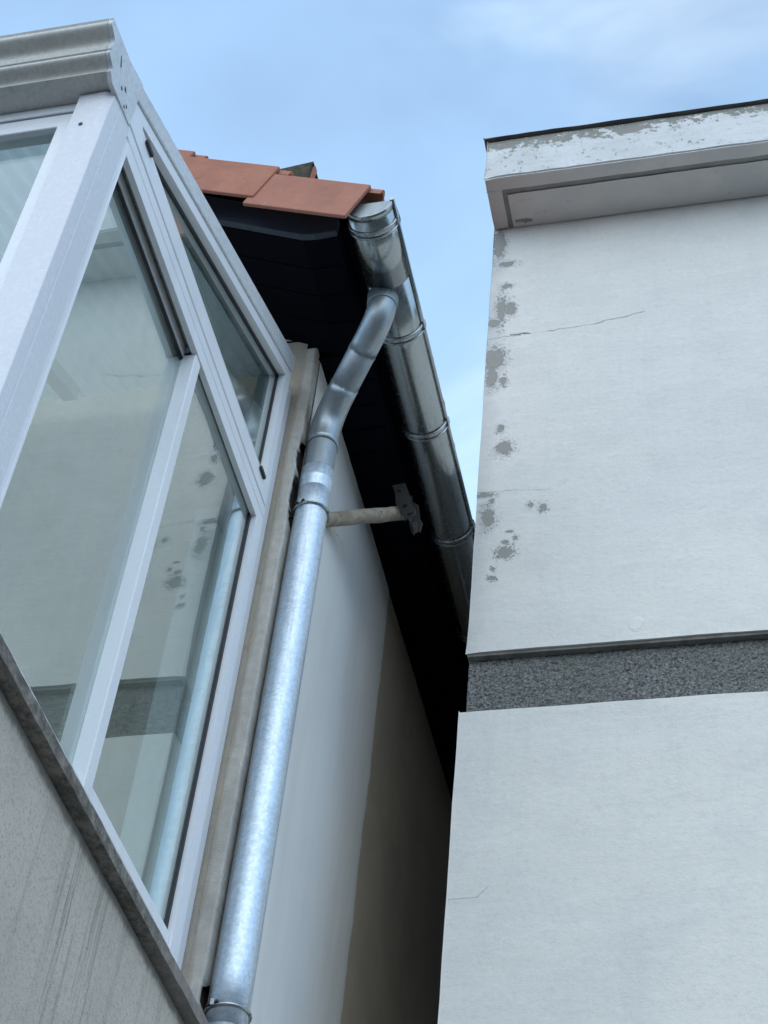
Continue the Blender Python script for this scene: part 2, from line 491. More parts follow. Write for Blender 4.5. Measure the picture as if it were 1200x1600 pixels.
M['clear_glass'] = m_glass('clear_glass', .04, (.80, .86, .86), (.95, .97, .98))

def m_metal(name, c1, c2, rough, mix=.9, streak=True, spangle=0.0, spots=.55, bump=.08, stretch=(1, 1, .35)):
    t = NT(name)
    n = t.noise(16, 6, .65, stretch=stretch)
    n2 = t.noise(70, 5, .7)
    c = t.mix(t.ramp(n, .3, .7), c1, c2)
    if spangle:
        v = t.voro(120, out='Color')
        vv = t.xyz(v)[0]
        c = t.mix(t.math('MULTIPLY', vv, spangle), c, tuple(min(1, x * 1.35) for x in c1))
    sp = t.ramp(t.noise(85, 4, .75), .66, .71)
    c = t.mix(t.math('MULTIPLY', sp, spots), c, tuple(x * .35 for x in c2))
    r = t.ramp(n2, .3, .7, rough - .04, rough + .07)
    nb = t.bump(n2, bump, .001) if bump else None
    if bump > .06:
        nb = t.bump(t.noise(11, 4, .6), .22, .006, nb)
        drip = t.ramp(t.noise(30, 5, .7, stretch=(1, 1, .05)), .55, .72)
        c = t.mix(t.math('MULTIPLY', drip, .45), c, tuple(x * .62 for x in c2))
    return t.fin(c, r, mix, nb, .5)
M['galv'] = m_metal('galvanised_steel', (.58, .655, .72), (.49, .56, .625), .48, .9, True, .5)
M['zinc'] = m_metal('weathered_zinc', (.36, .40, .42), (.27, .305, .325), .50, .8, bump=.04)
M['zinc_shiny'] = m_metal('zinc_elbow', (.40, .445, .465), (.30, .335, .355), .42, .85, bump=.05)
M['gutter'] = m_metal('gutter_zinc', (.42, .45, .445), (.34, .365, .365), .22, .95, spots=.15, bump=0, stretch=(1, .12, 1))
M['bracket'] = m_metal('bracket_steel', (.46, .48, .48), (.32, .34, .34), .26, .95)

def m_tile():
    t = NT('terracotta')
    oi = t.t.nodes.new('ShaderNodeObjectInfo')
    c = t.mix(t.ramp(t.noise(10, 5, .6), .3, .7), (.455, .190, .122), (.37, .146, .094))
    c = t.mix(t.math('MULTIPLY', oi.outputs['Random'], .35), c, (.47, .225, .165))
    c = t.mix(t.math('MULTIPLY', t.ramp(t.noise(4.5, 5, .65), .52, .75), .4), c, (.25, .12, .09))
    c = t.mix(t.ramp(t.noise(22, 4, .7, stretch=(.5, 1, 1.5)), .68, .72, 0, .85), c, (.12, .075, .06))
    c = t.mix(t.math('MULTIPLY', t.ramp(t.noise(60, 6, .8), .50, .66), .30), c, (.30, .13, .09))
    c = t.mix(t.math('MULTIPLY', t.ramp(t.noise(17, 6, .75), .60, .70), .35), c, (.52, .33, .25))
    h = t.noise(160, 4, .6)
    return t.fin(c, .78, 0, t.bump(h, .25, .0015), .3)
M['tile'] = m_tile()
M['moss'] = m_simple('mossy_tile_top', (.045, .045, .030), (.10, .082, .055), 30, .95, .8, 120, .004)

def m_poly():
    t = NT('corrugated_sheet')
    tl = t.t.nodes.new('ShaderNodeBsdfTranslucent')
    tl.inputs['Color'].default_value = (.55, .62, .64, 1)
    mx = t.t.nodes.new('ShaderNodeMixShader')
    mx.inputs[0].default_value = .55
    t.fin((.60, .64, .65), .5)
    t.t.links.new(t.b.outputs[0], mx.inputs[1])
    t.t.links.new(tl.outputs[0], mx.inputs[2])
    t.t.links.new(mx.outputs[0], t.out.inputs['Surface'])
    return t.m
M['poly'] = m_poly()

def m_rod():
    t = NT('weathered_wood')
    n = t.noise(30, 6, .7, stretch=(.12, 1, 1))
    c = t.mix(t.ramp(n, .35, .65), (.42, .36, .27), (.25, .215, .165))
    c = t.mix(t.ramp(t.noise(14, 5, .7), .58, .64, 0, .85), c, (.13, .115, .10))
    return t.fin(c, .8, 0, t.bump(n, .5, .002), .3)
M['rod'] = m_rod()
M['asphalt'] = m_simple('asphalt', (.045, .045, .047), (.065, .064, .062), 6, .9, .6, 80, .01)
M['pave'] = m_simple('pavement_concrete', (.15, .147, .14), (.11, .108, .104), 3, .9, .4, 60, .004)

# ------------------------------------------------------------------ mesh helpers
def link(name, bm, mat, parent=None, smooth=False):
    me = bpy.data.meshes.new(name)
    bmesh.ops.recalc_face_normals(bm, faces=bm.faces[:])
    bm.to_mesh(me)
    bm.free()
    if smooth:
        for p in me.polygons:
            p.use_smooth = True
    mats = mat if isinstance(mat, (list, tuple)) else [mat]
    for m in mats:
        me.materials.append(M[m])
    o = bpy.data.objects.new(name, me)
    COL.objects.link(o)
    if parent is not None:
        o.parent = parent
    return o

def empty(name, label, cat, group=None, loc=(0, 0, 0)):
    o = bpy.data.objects.new(name, None)
    o.empty_display_size = .1
    COL.objects.link(o)
    o['label'] = label
    o['category'] = cat
    if group:
        o['group'] = group
    return o

def box_bm(x0, x1, y0, y1, z0, z1, bevel=0.0, bm=None, seg=1):
    own = bmesh.new()
    vs = [own.verts.new((x, y, z)) for x in (x0, x1) for y in (y0, y1) for z in (z0, z1)]
    for f in ((0, 1, 3, 2), (4, 6, 7, 5), (0, 4, 5, 1), (2, 3, 7, 6), (0, 2, 6, 4), (1, 5, 7, 3)):
        own.faces.new([vs[i] for i in f])
    if bevel:
        bmesh.ops.bevel(own, geom=own.edges[:] , offset=bevel, segments=seg, affect='EDGES', profile=.5)
    if bm is None:
        return own
    me = bpy.data.meshes.new('t')
    own.to_mesh(me)
    own.free()
    bm.from_mesh(me)
    bpy.data.meshes.remove(me)
    return bm

def box(name, x0, x1, y0, y1, z0, z1, mat, parent=None, bevel=.002, seg=1):
    return link(name, box_bm(x0, x1, y0, y1, z0, z1, bevel, None, seg), mat, parent)

def rough_box(name, x0, x1, y0, y1, z0, z1, mat, parent, step=.05, amp=.0015, freq=6.0, fine=.0, bevel=.004):
    """box cut into a grid with slightly uneven faces and edges, like hand-laid plaster"""
    bm = bmesh.new()
    nx, ny, nz = [max(1, min(140, int(round((b - a) / step)))) for a, b in ((x0, x1), (y0, y1), (z0, z1))]
    grid = {}
    def v(i, j, k):
        key = (i, j, k)
        if key not in grid:
            grid[key] = bm.verts.new((x0 + (x1 - x0) * i / nx, y0 + (y1 - y0) * j / ny, z0 + (z1 - z0) * k / nz))
        return grid[key]
    for i in range(nx):
        for j in range(ny):
            for k in (0, nz):
                bm.faces.new((v(i, j, k), v(i + 1, j, k), v(i + 1, j + 1, k), v(i, j + 1, k)))
        for k in range(nz):
            for j in (0, ny):
                bm.faces.new((v(i, j, k), v(i + 1, j, k), v(i + 1, j, k + 1), v(i, j, k + 1)))
    for j in range(ny):
        for k in range(nz):
            for i in (0, nx):
                bm.faces.new((v(i, j, k), v(i, j + 1, k), v(i, j + 1, k + 1), v(i, j, k + 1)))
    if bevel:
        sharp = [e for e in bm.edges if len(e.link_faces) == 2 and e.link_faces[0].normal.angle(e.link_faces[1].normal, 0) > .5]
        bm.normal_update()
        sharp = [e for e in bm.edges if len(e.link_faces) == 2 and e.calc_face_angle(0) > .5]
        bmesh.ops.bevel(bm, geom=sharp, offset=bevel, segments=2, affect='EDGES', profile=.5)
    for w in bm.verts:
        n = mnoise.noise_vector(w.co * freq)
        f = mnoise.noise_vector(w.co * freq * 6)
        w.co += n * amp + f * fine
    return link(name, bm, mat, parent)

def prism(name, poly, axis, a, b, mat, parent, bevel=0.0, smooth=False):
    """extrude a 2D polygon along an axis: axis 0 uses (y, z), 1 uses (x, z), 2 uses (x, y)"""
    bm = bmesh.new()
    def p(q, t):
        return {0: (t, q[0], q[1]), 1: (q[0], t, q[1]), 2: (q[0], q[1], t)}[axis]
    A = [bm.verts.new(p(q, a)) for q in poly]
    B = [bm.verts.new(p(q, b)) for q in poly]
    bm.faces.new(A)
    bm.faces.new(B[::-1])
    n = len(poly)
    for i in range(n):
        bm.faces.new((A[i], A[(i + 1) % n], B[(i + 1) % n], B[i]))
    if bevel:
        bmesh.ops.bevel(bm, geom=bm.edges[:], offset=bevel, segments=1, affect='EDGES', profile=.5)
    return link(name, bm, mat, parent, smooth)

def sweep_bm(path, radii, seg=32, caps=True, bm=None, wall=0.0):
    bm = bm or bmesh.new()
    pts = [Vector(p) for p in path]
    if not isinstance(radii, (list, tuple)):
        radii = [radii] * len(pts)
    tang = []
    for i in range(len(pts)):
        a = pts[max(0, i - 1)]
        b = pts[min(len(pts) - 1, i + 1)]
        tang.append((b - a).normalized())
    up = Vector((1, 0, 0)) if abs(tang[0].x) < .9 else Vector((0, 1, 0))
    n = (up - tang[0] * up.dot(tang[0])).normalized()
    rings = []
    for i, p in enumerate(pts):
        n = (n - tang[i] * n.dot(tang[i])).normalized()
        b = tang[i].cross(n)
        rings.append([bm.verts.new(p + (n * math.cos(2 * math.pi * k / seg) + b * math.sin(2 * math.pi * k / seg)) * radii[i]) for k in range(seg)])
    for r0, r1 in zip(rings[:-1], rings[1:]):
        for k in range(seg):
            f = bm.faces.new((r0[k], r0[(k + 1) % seg], r1[(k + 1) % seg], r1[k]))
            f.smooth = True
    if caps:
        bm.faces.new(rings[0][::-1])
        bm.faces.new(rings[-1])
    return bm

def sweep(name, path, radii, mat, parent, seg=32, caps=True):
    return link(name, sweep_bm(path, radii, seg, caps), mat, parent)

def plate_with_holes(name, outer, inner, axis, a, b, mat, parent, bevel=.0015):
    """mitred frame: outer and inner polygons with the same number of corners"""
    bm = bmesh.new()
    def p(q, t):
        return {0: (t, q[0], q[1]), 1: (q[0], t, q[1])}[axis]
    n = len(outer)
    V = [[bm.verts.new(p(q, t)) for q in poly] for t in (a, b) for poly in (outer, inner)]
    Oa, Ia, Ob, Ib = V
    for i in range(n):
        j = (i + 1) % n
        bm.faces.new((Oa[i], Oa[j], Ia[j], Ia[i]))
        bm.faces.new((Ob[i], Ob[j], Ib[j], Ib[i]))
        bm.faces.new((Oa[i], Oa[j], Ob[j], Ob[i]))
        bm.faces.new((Ia[i], Ia[j], Ib[j], Ib[i]))
    if bevel:
        bm.normal_update()
        es = [e for e in bm.edges if e.calc_face_angle(0) > .4]
        bmesh.ops.bevel(bm, geom=es, offset=bevel, segments=1, affect='EDGES', profile=.5)
    return link(name, bm, mat, parent)

# ================================================================== SETTING
def sheet(name, x0, x1, y0, y1, z, mat):
    bm = bmesh.new()
    bm.faces.new([bm.verts.new(q) for q in ((x0, y0, z), (x1, y0, z), (x1, y1, z), (x0, y1, z))])
    o = link(name, bm, mat)
    o['kind'] = 'structure'
    return o
sheet('ground', -300, 300, -300, 300, 0.0, 'asphalt')
pv = box('pavement', -30, 30, -1.2, 30, .004, .12, 'pave', None, .01)
pv['kind'] = 'structure'

# ================================================================== RIGHT: NEIGHBOURING BUILDING
YR, XR = 4.163, -.936
nb = empty('white_building', 'white plastered building on the right with peeling corner, grey roughcast band and overhanging cornice', 'building')
uw = rough_box('upper_wall', XR, 6.0, YR, 9.0, 5.374, 7.835, ['upper_wall', 'upper_plain'], nb, .05, .0022, 5, .0007, .003)
for p in uw.data.polygons:
    p.material_index = 0 if p.center.x < -.57 else 1
rough_box('lower_wall', XR - .012, 6.0, YR - .004, 9.0, .12, 5.120, 'lower_wall', nb, .06, .0022, 5, .0007, .003)
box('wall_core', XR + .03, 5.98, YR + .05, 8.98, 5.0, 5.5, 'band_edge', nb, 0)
# roughcast band: recessed strip with real grain
bm = bmesh.new()
NXB, NZB = 430, 44
X0B, X1B, Z0B, Z1B = XR + .004, 2.2, 5.114, 5.380
rows = []
for k in range(NZB + 1):
    row = []
    for i in range(-6, NXB + 1):
        if i >= 0:
            co = Vector((X0B + (X1B - X0B) * i / NXB, YR + .030, Z0B + (Z1B - Z0B) * k / NZB))
            nrm = Vector((0, -1, 0))
        else:
            co = Vector((X0B, YR + .030 - i * .012, Z0B + (Z1B - Z0B) * k / NZB))
            nrm = Vector((-1, 0, 0))
        d = mnoise.noise(co * 70) * .0055 + mnoise.noise(co * 150) * .0030 + mnoise.noise(co * 14) * .002
        row.append(bm.verts.new(co + nrm * d))
    rows.append(row)
for r0, r1 in zip(rows[:-1], rows[1:]):
    for i in range(len(r0) - 1):
        bm.faces.new((r0[i], r0[i + 1], r1[i + 1], r1[i]))
rb = link('roughcast_band', bm, 'band', nb)
rb['label'] = 'dark grey roughcast band set back between the white walls'
box('underside_shade', XR + .003, 5.9, YR + .004, YR + .028, 5.361, 5.3745, 'band_edge', nb, .001)  # added dark strip: shade under the upper wall's edge put in as colour
# cornice slab with a drip groove let into its underside
CY0, CZ0, CZ1 = 3.905, 7.835, 8.125
cz = rough_box('cornice', XR, 6.0, CY0, YR + .06, CZ0, CZ1, 'cornice', nb, .04, .0035, 7, .0016, .006)
cz['label'] = 'white cornice slab with flaking paint along its top edge'
def groove_piece(x0, x1, y0, y1):
    box('groove_strip', x0, x1, y0, y1, CZ0 - .0065, CZ0 + .004, 'groove', cz, .0)
groove_piece(XR + .062, 5.9, CY0 + .060, CY0 + .088)
groove_piece(XR + .062, XR + .084, CY0 + .088, YR - .003)
# shallow raised soffit panel inside the groove and lip outside it, so that the groove is a real step
rough_box('cornice_lip', XR + .001, 5.95, CY0 + .001, CY0 + .060, CZ0 - .013, CZ0 + .003, 'cornice', cz, .05, .002, 7, .0008, .003)
rough_box('cornice_lip', XR + .001, XR + .062, CY0 + .060, YR - .003, CZ0 - .013, CZ0 + .003, 'cornice', cz, .05, .002, 7, .0008, .003)
rough_box('soffit_panel', XR + .084, 5.9, CY0 + .088, YR - .002, CZ0 - .013, CZ0 + .003, 'cornice', cz, .05, .0015, 7, .0006, .003)
rough_box('coping', XR - .014, 6.02, CY0 - .016, YR + .3, CZ1 + .001, CZ1 + .011, 'coping', nb, .05, .002, 9, .001, .003)

# ================================================================== HOUSE BEHIND THE BALCONY
XH, YG = -1.377, 3.478
PITCH = math.radians(27.5)
house = empty('tiled_house', 'house with red clay verge tiles, black soffit and beige gable wall beside the narrow gap', 'house')
def soff(x):
    return 6.20 if x > -1.315 else 6.20 + .5 * (-1.315 - x)
# gable wall (faces the camera), its top following the verge
bm = bmesh.new()
xs = [-6.0, -4.0, -2.0, -1.8, -1.6, -1.54, -1.50, -1.47, -1.45, -1.435, -1.418]
zs = [.12 + .06 * i for i in range(101)]
def gv(x, z, y):
    co = Vector((x, y, z))
    return co + Vector((0, mnoise.noise(co * 7) * .0015 + mnoise.noise(co * 40) * .0006, 0))
rows = []
for z in zs + [None]:
    rows.append([bm.verts.new(gv(x, min(z, soff(x) - .02) if z is not None else soff(x) + .03, YG)) for x in xs])
for r0, r1 in zip(rows[:-1], rows[1:]):
    for i in range(len(xs) - 1):
        try:
            bm.faces.new((r0[i], r0[i + 1], r1[i + 1], r1[i]))
        except ValueError:
            pass
gb = link('gable_wall', bm, 'gable', house)
gb['label'] = 'beige weathered gable wall strip beside the window'
# upper triangle of the gable, hidden behind the balcony roof
prism('gable_top', [(-6, 5.9), (-1.6, 5.9), (-1.6, 6.32), (-6, 8.52)], 1, YG + .02, YG + .14, 'gable', house)
# corner plaster, ragged and broken away beside the pipe
HOLES = ((5.36, 5.80, .012), (3.42, 3.80, .011), (2.5, 3.15, .011))
def corner_edge(z):
    q = XH + mnoise.noise(Vector((3.1, 0, z * 9))) * .0018 + mnoise.noise(Vector((9.1, 0, z * 60))) * .0016 - .002
    deep = 0
    for z0, z1, dep in HOLES:
        t = (z - z0) / (z1 - z0)
        if 0 < t < 1:
            deep = min(1, 3.5 * t, 3.5 * (1 - t)) * max(0, .55 + .9 * mnoise.noise(Vector((1, 5, z * 14))) + .5 * mnoise.noise(Vector((1, 8, z * 60))))
            q -= dep * deep
    return q, deep
bm = bmesh.new()
zs = [.12 + .01 * i for i in range(int((6.222 - .12) / .01) + 1)]
prev = None
for z in zs:
    e, deep = corner_edge(z)
    l = -1.4215 + mnoise.noise(Vector((2, 2, z * 5))) * .003 + mnoise.noise(Vector((2, 9, z * 40))) * .0018
    f = YG - .0035 + mnoise.noise(Vector((0, 2, z * 20))) * .001
    ring = [bm.verts.new(q) for q in ((l - .003, YG + .006, z), (l, f, z), (e - .006, f, z), (e - .001, f + .004, z), (e, f + .010, z), (e - .002, YG + .062 - .048 * min(1, max(0, deep - .1) * 4), z))]
    if prev:
        for i in range(5):
            bm.faces.new((prev[i], prev[i + 1], ring[i + 1], ring[i]))
    prev = ring
link('corner_plaster', bm, 'gable', house)
box('masonry_core', -1.60, XH - .022, YG + .03, 4.6, .12, 6.23, 'hole', house, 0)
bm = bmesh.new()                                   # one render skin; its first stretch is a thicker coat with a ragged edge
ys = [YG + .046 + .03 * i for i in range(60)] + [5.4, 6.0, 7.0, 9.0]
zs = [.12 + .05 * i for i in range(122)] + [6.225]
prev = None
for y in ys:
    col = []
    for z in zs:
        co = Vector((XH, y, z))
        yb = 4.690 + mnoise.noise(Vector((5, 0, z * 2.2))) * .02 + mnoise.noise(Vector((5, 3, z * 14))) * .006
        d = mnoise.noise(co * 3) * .002 + mnoise.noise(co * 12) * .0012 - (.003 if y > yb else 0)
        col.append(bm.verts.new((XH + d, y, z)))
    if prev:
        for i in range(len(zs) - 1):
            f = bm.faces.new((prev[i], col[i], col[i + 1], prev[i + 1]))
            f.smooth = True
    prev = col
link('side_wall', bm, 'side', house)

# soffit boards, one by one
sof = box('soffit_backing', -1.55, -1.217, YG, 9.0, 6.27, 6.28, 'navy', house, 0)
sof.name = 'soffit'
def soffit_board(y0, y1, path):
    poly = path + [(x, z + .012) for x, z in path[::-1]]
    prism('soffit_board', poly, 1, y0 + .002, y1 - .002, 'navy', sof, .0015)
for i in range(4):
    y0 = 3.022 + (YG - 3.022) * i / 4
    soffit_board(y0, y0 + (YG - 3.022) / 4 + (.03 if i == 3 else 0), [(-1.199, 6.20), (-1.315, 6.20), (-2.7, 6.20 + .5 * 1.385)])
for i in range(26):
    y0 = YG + .031 + .112 * i
    soffit_board(y0, y0 + .112, [(-1.199, 6.20), (-1.45, 6.20)])
# bargeboard on the verge, mitred at its foot
prism('bargeboard', [(-3.0, 6.205 + .5 * 1.685), (-1.315, 6.196), (-1.266, 6.190), (-1.197, 6.196), (-1.197, 6.27), (-3.0, 6.27 + .5 * 1.803)], 1, 2.996, 3.020, 'barge', house, .003)
box('fascia', -1.215, -1.197, 3.022, 9.0, 6.202, 6.345, 'navy', house, .002)

box('eaves_strip', -1.1965, -1.150, 3.03, 9.0, 6.250, 6.262, 'navy', house, .001)
# roof: deck and tiles
deck = prism('roof', [(-1.17, 6.330), (-1.17, 6.350), (-5.0, 6.350 + 3.83 * math.tan(PITCH)), (-5.0, 6.330 + 3.83 * math.tan(PITCH))], 1, 3.000, 9.0, 'navy', house)
prism('roof_slope', [(-5.001, 6.330 + 3.83 * math.tan(PITCH)), (-5.001, 6.350 + 3.83 * math.tan(PITCH)), (-8.83, 6.350), (-8.83, 6.330)], 1, 3.000, 9.0, 'tile', house)
TP = math.radians(23.5)          # a tile lies flatter than the roof: its foot rests on the tile below
U = Vector((math.cos(TP), 0, -math.sin(TP)))
N = Vector((math.sin(TP), 0, math.cos(TP)))
LEN = .392
def tile_profile(verge):
    # (v, n) of the top surface
    p = []
    if verge:
        p += [(.0, -.004), (.001, .006), (.006, .012), (.014, .013), (.022, .008), (.030, .0)]
    else:
        p += [(.0, .002), (.012, -.002), (.030, .0)]
    p += [(.045, -.002)]
    for k in range(9):
        a = math.pi * k / 8
        p.append((.125 - .065 * math.cos(a), .0 + .060 * math.sin(a) ** .85))
    p += [(.212, -.004)]
    return p
def tile_mesh(verge):
    bm = bmesh.new()
    prof = tile_profile(verge)
    th = .013
    def at(u, v, n):
        return U * u + N * n + Vector((0, v, 0))
    rings = []
    for u in (-LEN, -LEN * .5, 0.045):
        top = [bm.verts.new(at(u, v, n)) for v, n in prof]
        bot = [bm.verts.new(at(u, v + (.003 if 0 < k < len(prof) - 1 else 0), n - th)) for k, (v, n) in enumerate(prof)]
        rings.append(top + bot[::-1])
    m = len(rings[0])
    for r0, r1 in zip(rings[:-1], rings[1:]):
        for k in range(m):
            bm.faces.new((r0[k], r0[(k + 1) % m], r1[(k + 1) % m], r1[k]))
    half = m // 2
    for r in (rings[0], rings[-1]):
        for k in range(half - 1):
            bm.faces.new((r[k], r[k + 1], r[m - 2 - k], r[m - 1 - k]))
    me = bpy.data.meshes.new('roof_tile')
    bmesh.ops.recalc_face_normals(bm, faces=bm.faces[:])
    bm.to_mesh(me)
    bm.free()
    me.materials.append(M['tile'])
    return me
def flap_mesh():
    bm = bmesh.new()
    b2 = box_bm(-LEN, .004, 0, .014, -.172, .004, .0035, None, 2)
    for v in b2.verts:
        u, vv, n = v.co
        v.co = U * u + N * n + Vector((0, vv - .002 * 0, 0))
    me = bpy.data.meshes.new('tile_flap')
    bmesh.ops.recalc_face_normals(b2, faces=b2.faces[:])
    b2.to_mesh(me)
    b2.free()
    bm.free()
    me.materials.append(M['tile'])
    return me
tm_v, tm_n, fm = tile_mesh(True), tile_mesh(False), flap_mesh()
def put(name, me, loc, parent):
    o = bpy.data.objects.new(name, me)
    COL.objects.link(o)
    o.location = loc
    o.parent = parent
    return o
T0 = Vector((-1.075, 2.904, 6.288))
STEP = Vector((-.328, 0, .180))
for k in range(6):
    base = T0 + STEP * k + Vector((0, -.004 * (k % 2) - .002 * k, rnd.uniform(-.002, .002)))
    put('verge_flap', fm, base + Vector((0, -.003, 0)), deck)
    put('roof_tile', tm_v, base + Vector((0, .013, 0)), deck)
    for j in range(1, 16):
        put('roof_tile', tm_n, base + Vector((rnd.uniform(-.006, .006), .013 + .205 * j, rnd.uniform(-.003, .003))), deck)
# hooded tile standing up behind the verge
bm = bmesh.new()
hx, hy, hz = -1.392, 3.06, 6.515
P = [(-.17, 0, .10), (-.17, .16, .10), (.0, 0, .0), (.0, .16, .0), (.035, .0, .185), (.035, .16, .185), (-.17, 0, .145), (-.17, .16, .145)]
def hb(pts, th):
    b = [Vector(p) for p in pts]
    n = (b[1] - b[0]).cross(b[2] - b[0]).normalized() * th
    A = [bm.verts.new((hx + q.x, hy + q.y, hz + q.z)) for q in b]
    B = [bm.verts.new((hx + q.x + n.x, hy + q.y + n.y, hz + q.z + n.z)) for q in b]
    bm.faces.new(A)
    bm.faces.new(B[::-1])
    m = len(A)
    for i in range(m):
        bm.faces.new((A[i], A[(i + 1) % m], B[(i + 1) % m], B[i]))
hb([(-.20, -.01, .16), (.045, -.01, .20), (.045, .17, .20), (-.20, .17, .16)], .016)
hb([(-.20, .0, .05), (.03, .0, .02), (.04, .0, .20), (-.20, .0, .16)], .014)
vh = link('vent_hood', bm, ['moss'], deck)
vh['label'] = 'dark mossy hooded vent tile behind the verge'
bm = bmesh.new()
hb([(.028, .0, .0), (.05, .0, .198), (.05, .022, .198), (.028, .022, .0)], .012)
hb([(.028, .14, .0), (.05, .14, .198), (.05, .165, .198), (.028, .165, .0)], .012)
hb([(.028, .0, .07), (.046, .0, .10), (.05, .16, .17), (.046, .16, .14)], .012)
link('vent_hood_frame', bm, 'tile', deck)

# ================================================================== EAVES GUTTER
GX, GZ, GR = -1.0785, 6.228, .0755
gut = empty('eaves_gutter', 'dark zinc half-round gutter hung along the eave above the gap', 'gutter')
def half_profile(r, a0=180, a1=360, n=22):
    return [(GX + r * math.cos(math.radians(a0 + (a1 - a0) * k / n)), GZ + r * math.sin(math.radians(a0 + (a1 - a0) * k / n))) for k in range(n + 1)]
def half_shell(name, r0, r1, ya, yb, mat, parent, a0=180, a1=360, smooth=True, n=22):
    bm = bmesh.new()
    o = half_profile(r1, a0, a1, n)
    i_ = half_profile(r0, a0, a1, n)
    cuts = max(1, int((yb - ya) / .25))
    prev = None
    for c in range(cuts + 1):
        y = ya + (yb - ya) * c / cuts
        ring = []
        for k, (x, z) in enumerate(o):
            d = mnoise.noise(Vector((x * 8, y * 5, z * 8))) * .0012 if cuts > 1 else 0
            ring.append(bm.verts.new((x + d, y, z + d)))
        ring += [bm.verts.new((x, y, z)) for x, z in i_[::-1]]
        if prev:
            m = len(ring)
            for k in range(m):
                f = bm.faces.new((prev[k], prev[(k + 1) % m], ring[(k + 1) % m], ring[k]))
                f.smooth = smooth and k not in (len(o) - 1, m - 1)
        else:
            first = ring
        prev = ring
    h = len(o)
    for r in (first, prev):
        for k in range(h - 1):
            bm.faces.new((r[k], r[k + 1], r[2 * h - 2 - k], r[2 * h - 1 - k]))
    return link(name, bm, mat, parent)
half_shell('gutter_channel', GR - .002, GR, 2.934, 3.222, 'gutter', gut)
half_shell('gutter_channel', GR - .0035, GR - .0012, 3.21, 6.2, 'gutter', gut)
half_shell('gutter_channel', GR - .002, GR, 6.19, 9.0, 'gutter', gut)
# end cap: flat half disc with a folded rim
bm = bmesh.new()
pr = half_profile(GR + .001)
A = [bm.verts.new((x, 2.931, z)) for x, z in pr]
B = [bm.verts.new((x, 2.9335, z)) for x, z in pr]
bm.faces.new(A); bm.faces.new(B[::-1])
for i in range(len(A)):
    bm.faces.new((A[i], A[(i + 1) % len(A)], B[(i + 1) % len(A)], B[i]))
link('end_cap', bm, 'zinc', gut)
half_shell('end_cap_rim', GR + .0008, GR + .003, 2.928, 2.952, 'gutter', gut)
sweep('gutter_bead', [(GX + GR + .002, y, GZ + .002) for y in (2.925, 3.6, 4.4, 6.0, 9.0)], .0085, 'gutter', gut, 14)
for yb in (3.005, 3.437, 3.874, 4.404, 4.95, 5.5, 6.05):
    br = half_shell('gutter_bracket', GR + .0003, GR + .0032, yb - .015, yb + .015, 'bracket', gut)
    for dy in (-.0105, .0105):
        pth = [(GX + (GR + .0035) * math.cos(math.radians(a)), yb + dy, GZ + (GR + .0035) * math.sin(math.radians(a))) for a in range(180, 361, 6)]
        sweep('bracket_rib', pth, .0042, 'bracket', br, 10)
    box('bracket_clip', GX + GR - .006, GX + GR + .013, yb - .017, yb + .012, GZ - .016, GZ + .013, 'bracket', br, .003)

# ================================================================== DOWNPIPE
PX, PY, PR = -1.3230, 3.530, .0519
dp = empty('downpipe', 'galvanised round downpipe rising beside the house corner and kinking over to the gutter', 'downpipe')
def vpath(z0, z1, n=6):
    return [(PX + mnoise.noise(Vector((7, 1, z * .8))) * .0015, PY, z) for z in [z0 + (z1 - z0) * i / n for i in range(n + 1)]]
sweep('pipe_length', vpath(.2, 3.77), PR - .0015, 'galv', dp, 48)
sweep('pipe_length', vpath(3.65, 5.605, 12), PR, 'galv', dp, 48)
sweep('pipe_socket', [(PX, PY, z) for z in (5.528, 5.533, 5.565, 5.569, 5.575, 5.581, 5.585, 5.628, 5.632)], [PR + .0002, PR + .0008, PR + .0008, PR + .002, PR + .0030, PR + .002, PR + .0008, PR + .0008, PR - .002], 'galv', dp, 48)
sweep('connector', vpath(5.60, 5.775), PR - .0025, 'zinc', dp, 48)
TOP = Vector((-1.0960, 3.262, 6.165))
BOT = Vector((PX, PY, 5.885))
TB = Vector((-1.0960, 3.262, 6.065))
def arc(p0, c, p1, n=12):
    return [(p0 * (1 - t) ** 2 + c * 2 * t * (1 - t) + p1 * t * t) for t in [i / n for i in range(n + 1)]]
dirv = (TB - BOT).normalized()
e1 = BOT + dirv * .105
lo = [Vector((PX, PY, 5.752)), Vector((PX, PY, 5.775))] + arc(Vector((PX, PY, 5.79)), BOT, e1, 14) + [e1 + dirv * .03]
sweep('lower_elbow', lo, [PR + .001, PR] + [PR - .0002 * i for i in range(15)] + [PR - .003], 'zinc_shiny', dp, 48)
sweep('slant_pipe', [e1 + dirv * .0, e1 + dirv * .05, TB - dirv * .07], PR - .0045, 'zinc', dp, 48)
e2 = TB - dirv * .085
up = [e2 - dirv * .05, e2 - dirv * .02] + arc(e2, TB, Vector((TB.x, TB.y, TB.z + .06)), 14) + [TOP]
sweep('upper_elbow', up, [PR - .0035, PR - .004] + [PR - .004] * 15 + [PR - .004], 'zinc_shiny', dp, 48)
# solder seams: lumpy rings round the slanted run
def seam(center, axis, r, name):
    bm = bmesh.new()
    ax = axis.normalized()
    n = ax.orthogonal().normalized()
    b = ax.cross(n)
    pts = []
    for k in range(49):
        a = 2 * math.pi * k / 48
        pts.append(center + (n * math.cos(a) + b * math.sin(a)) * r + ax * (mnoise.noise(Vector((k * .55, center.z * 9, 0))) * .004))
    return sweep(name, pts, [.0018 + .0010 * mnoise.noise(Vector((k * .8, 3, center.x))) for k in range(49)], 'zinc', dp, 8)
seam(e2 - dirv * .05, dirv, PR - .0048, 'solder_seam')
seam(e1 + dirv * .03, dirv, PR - .0042, 'solder_seam')
